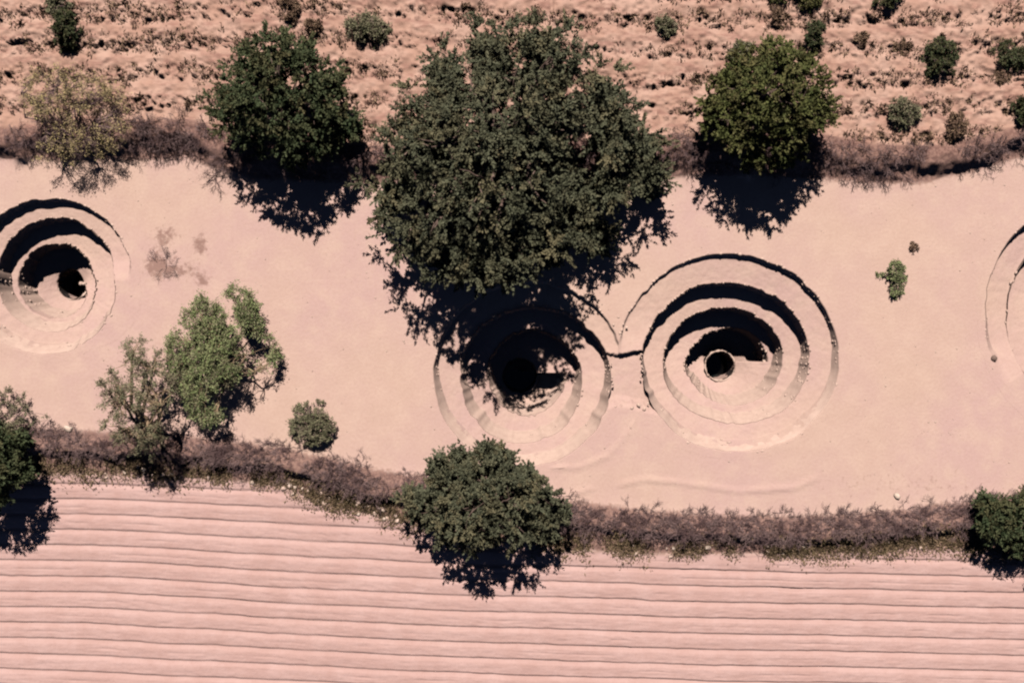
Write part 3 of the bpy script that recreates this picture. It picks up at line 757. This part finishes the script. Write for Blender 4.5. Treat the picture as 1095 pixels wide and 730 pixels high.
# grass and weeds along the foot of the lower bank (uncountable)
def grass_clumps(name, pts, nb, L, W, mat, label, spread=.22, up=.8, kind='stuff', cat='grass'):
    pts = np.array(pts); n = len(pts)
    P = np.repeat(pts, nb, 0)+rng.normal(size=(n*nb, 3))*np.array([spread, spread, 0])
    P[:, 2] = terrain(P[:, 0], P[:, 1])
    D = rnd(n*nb)*.6+np.array([0, 0, up]); sz = rng.uniform(.5, 1.3, n*nb)
    V, F = leaves(P, D, L*sz, W*sz)
    dry = np.repeat(np.clip(np.repeat(rng.uniform(0, 1, n), nb)+rng.normal(size=n*nb)*.15, 0, 1), 4)
    return tag(mesh_np(name, V, F, mat, attrs=dict(dry=dry)), label, cat, kind=kind)
pts = []
for k in range(3300):
    xx = random.uniform(-40, 40); lt, lb = float(LB_T(xx)), float(LB_B(xx))
    u = random.gauss(.80, .15)
    if fbm(np.array([xx*.5]), np.array([u]), 63)[0] < .36: continue
    if xx < wx(330) and random.random() < .35: continue
    pts.append((xx, lt-u*(lt-lb), 0))
grass_clumps('bank_grass', pts, 22, .22, .035, GRASS, 'olive and straw grass along the foot of the lower bank')

# crop stubble in the upper field
pts = []
while len(pts) < 2600:
    xx = random.uniform(-38, 38); yy = random.uniform(float(UB_T(xx))+.2, 25)
    v = (yy+.35*math.sin(xx*.09)+.9*(float(fbm(np.array([xx*.07]), np.array([yy*.05]), 15)[0])-.5)+.35*(float(fbm(np.array([xx*.4]), np.array([yy*.3]), 25)[0])-.5))/2.0
    if math.sin(2*PI*v) > random.uniform(-1.0, .9): continue
    if fbm(np.array([xx*.3]), np.array([yy*.3]), 64)[0] < random.uniform(.3, .55): continue
    pts.append((xx, yy, 0))
big = pts[:240]; rest = pts[240:]
grass_clumps('stubble', rest, 16, .22, .04, STRAW, 'short dry stubble in rows over the upper field', spread=.13, cat='stubble')
# larger tufts as things
protos = []
for i in range(5):
    n = 26
    P = rnd(n)*np.array([.045, .045, 0]); D = rnd(n)*.7+np.array([0, 0, .8]); sz = rng.uniform(.6, 1.3, n)
    V, F = leaves(P, D, .30*sz, .042*sz)
    o = mesh_np('dry_tuft', V, F, STRAW, attrs=dict(dry=np.repeat(rng.uniform(0, .5, n), 4)))
    protos.append(o)
for i, p in enumerate(big):
    o = protos[i] if i < 5 else protos[i % 5].copy()
    if i >= 5: COL.objects.link(o)
    o.location = (p[0], p[1], Hz(p[0], p[1])-.02); o.rotation_euler = (0, 0, random.uniform(0, 6.28))
    s = random.uniform(.7, 1.35); o.scale = (s, s*random.uniform(.8, 1.1), s)
    tag(o, 'small dry brown tuft in the rows of the upper field', 'tuft', 'dry tufts over the upper field')

# ------------------------------------------------------------------ loose stones
def rock(px, py, s, mat, label, group=None, flat=.65):
    x, y = wx(px), wy(py)
    V = IV*(1+.2*rng.normal(size=(12, 1)))*np.array([s, s*random.uniform(.65, 1), s*flat])
    # one subdivision for a rounder block
    me_v, me_f = list(map(tuple, V)), []
    cache = {}
    def midp(a, b):
        key = (min(a, b), max(a, b))
        if key not in cache:
            m = (np.array(me_v[a])+np.array(me_v[b]))/2*random.uniform(1.02, 1.14); me_v.append(tuple(m)); cache[key] = len(me_v)-1
        return cache[key]
    for a, b, c in IF:
        ab, bc, ca = midp(a, b), midp(b, c), midp(c, a)
        me_f += [(a, ab, ca), (b, bc, ab), (c, ca, bc), (ab, bc, ca)]
    o = mesh_np('stone', np.array(me_v), np.array(me_f), mat)
    o.location = (x, y, Hz(x, y)+s*flat*.35); o.rotation_euler = (0, 0, random.uniform(0, 6))
    return tag(o, label, 'stone', group)
rock(959,530,.26,PALE,'single white stone on the sand above the right part of the lower bank')
rock(1047,529,.22,PALE,'pale stone beside the tree cut by the right edge')
rock(1063,383,.22,BARK,'lone dark stone by the rim of the well at the right edge')
for _x, _y, _s in ((683,433,.16),(689,437,.12),(676,436,.11),(693,431,.09),(656,347,.11),(663,356,.12),(670,350,.09),(661,339,.08)):
    rock(_x,_y,_s,STONE,'small rough stone between the two middle wells','stones between the two middle wells')
rock(73,458,.28,PALE,'cream stone on the lower bank left of the sparse sage tree')
GS = 'stones along the foot of the lower bank'
for k in range(70):
    if k < 34: px = random.uniform(290, 425)
    elif k < 52: px = random.uniform(60, 290)
    else: px = random.uniform(620, 1000)
    lt, lb = float(LB_T(wx(px))), float(LB_B(wx(px)))
    py = 365-(lb+(lt-lb)*random.uniform(.0, .28))*PPM
    rock(px, py, random.uniform(.07, .19), STONE if k % 3 else PALE, 'small sandy stone at the foot of the lower bank', GS)

n = 2600
PX = rng.uniform(-40, 40, n); PY = rng.uniform(-16, 14, n)
m = (PY < UB_B(PX)-.2) & (PY > LB_T(PX)-.3) & (all_depth(PX, PY) < .01) & (fbm(PX*.35, PY*.35, 95) > rng.uniform(.35, .62, n))
PX, PY = PX[m], PY[m]; sz = .022+.045*rng.random(len(PX))**3
V, F = stones(np.stack([PX, PY, terrain(PX, PY)+sz*.3], -1), np.stack([sz, sz*.8, sz*.6], -1), rng.uniform(0, 6, len(PX)))
tag(mesh_np('pebbles', V, F, STONE), 'fine pebbles scattered over the sand', 'pebbles', kind='stuff')

# ------------------------------------------------------------------ camera, sun, sky
cam = bpy.data.cameras.new('camera'); co = bpy.data.objects.new('camera', cam); COL.objects.link(co)
co.location = (0, 0, CAMZ); co.rotation_euler = (0, 0, 0)
cam.sensor_width = 36; cam.lens = 36*CAMZ/(1095/PPM); cam.clip_start = .5; cam.clip_end = 3000
SC.camera = co
az = math.radians(6)             # the sun stands at the top of the picture (+Y), a hair to the left
sun = bpy.data.lights.new('sun', 'SUN'); sun.energy = 5.0; sun.angle = math.radians(.5); sun.color = (1, .955, .90)
so = bpy.data.objects.new('sun', sun); COL.objects.link(so)
so.rotation_euler = (-(PI/2-SUN_EL), 0, az)
so.location = (0, 30, 60)
w = bpy.data.worlds.new('World'); SC.world = w; w.use_nodes = True
nt = w.node_tree; bg = nt.nodes['Background']
sky = nt.nodes.new('ShaderNodeTexSky'); sky.sky_type = 'NISHITA'; sky.sun_disc = False
sky.sun_elevation = SUN_EL; sky.sun_rotation = -az; sky.altitude = 4000; sky.dust_density = 0; sky.air_density = .28; sky.ozone_density = 5
nt.links.new(sky.outputs[0], bg.inputs['Color']); bg.inputs['Strength'].default_value = .05
vs = SC.view_settings; vs.view_transform = 'Standard'; vs.look = 'None'; vs.gamma = 1; vs.use_curve_mapping = False
vs.exposure = .18
SC.cycles.max_bounces = 4; SC.cycles.diffuse_bounces = 0; SC.cycles.filter_width = 2.2
SC.cycles.use_denoising = True
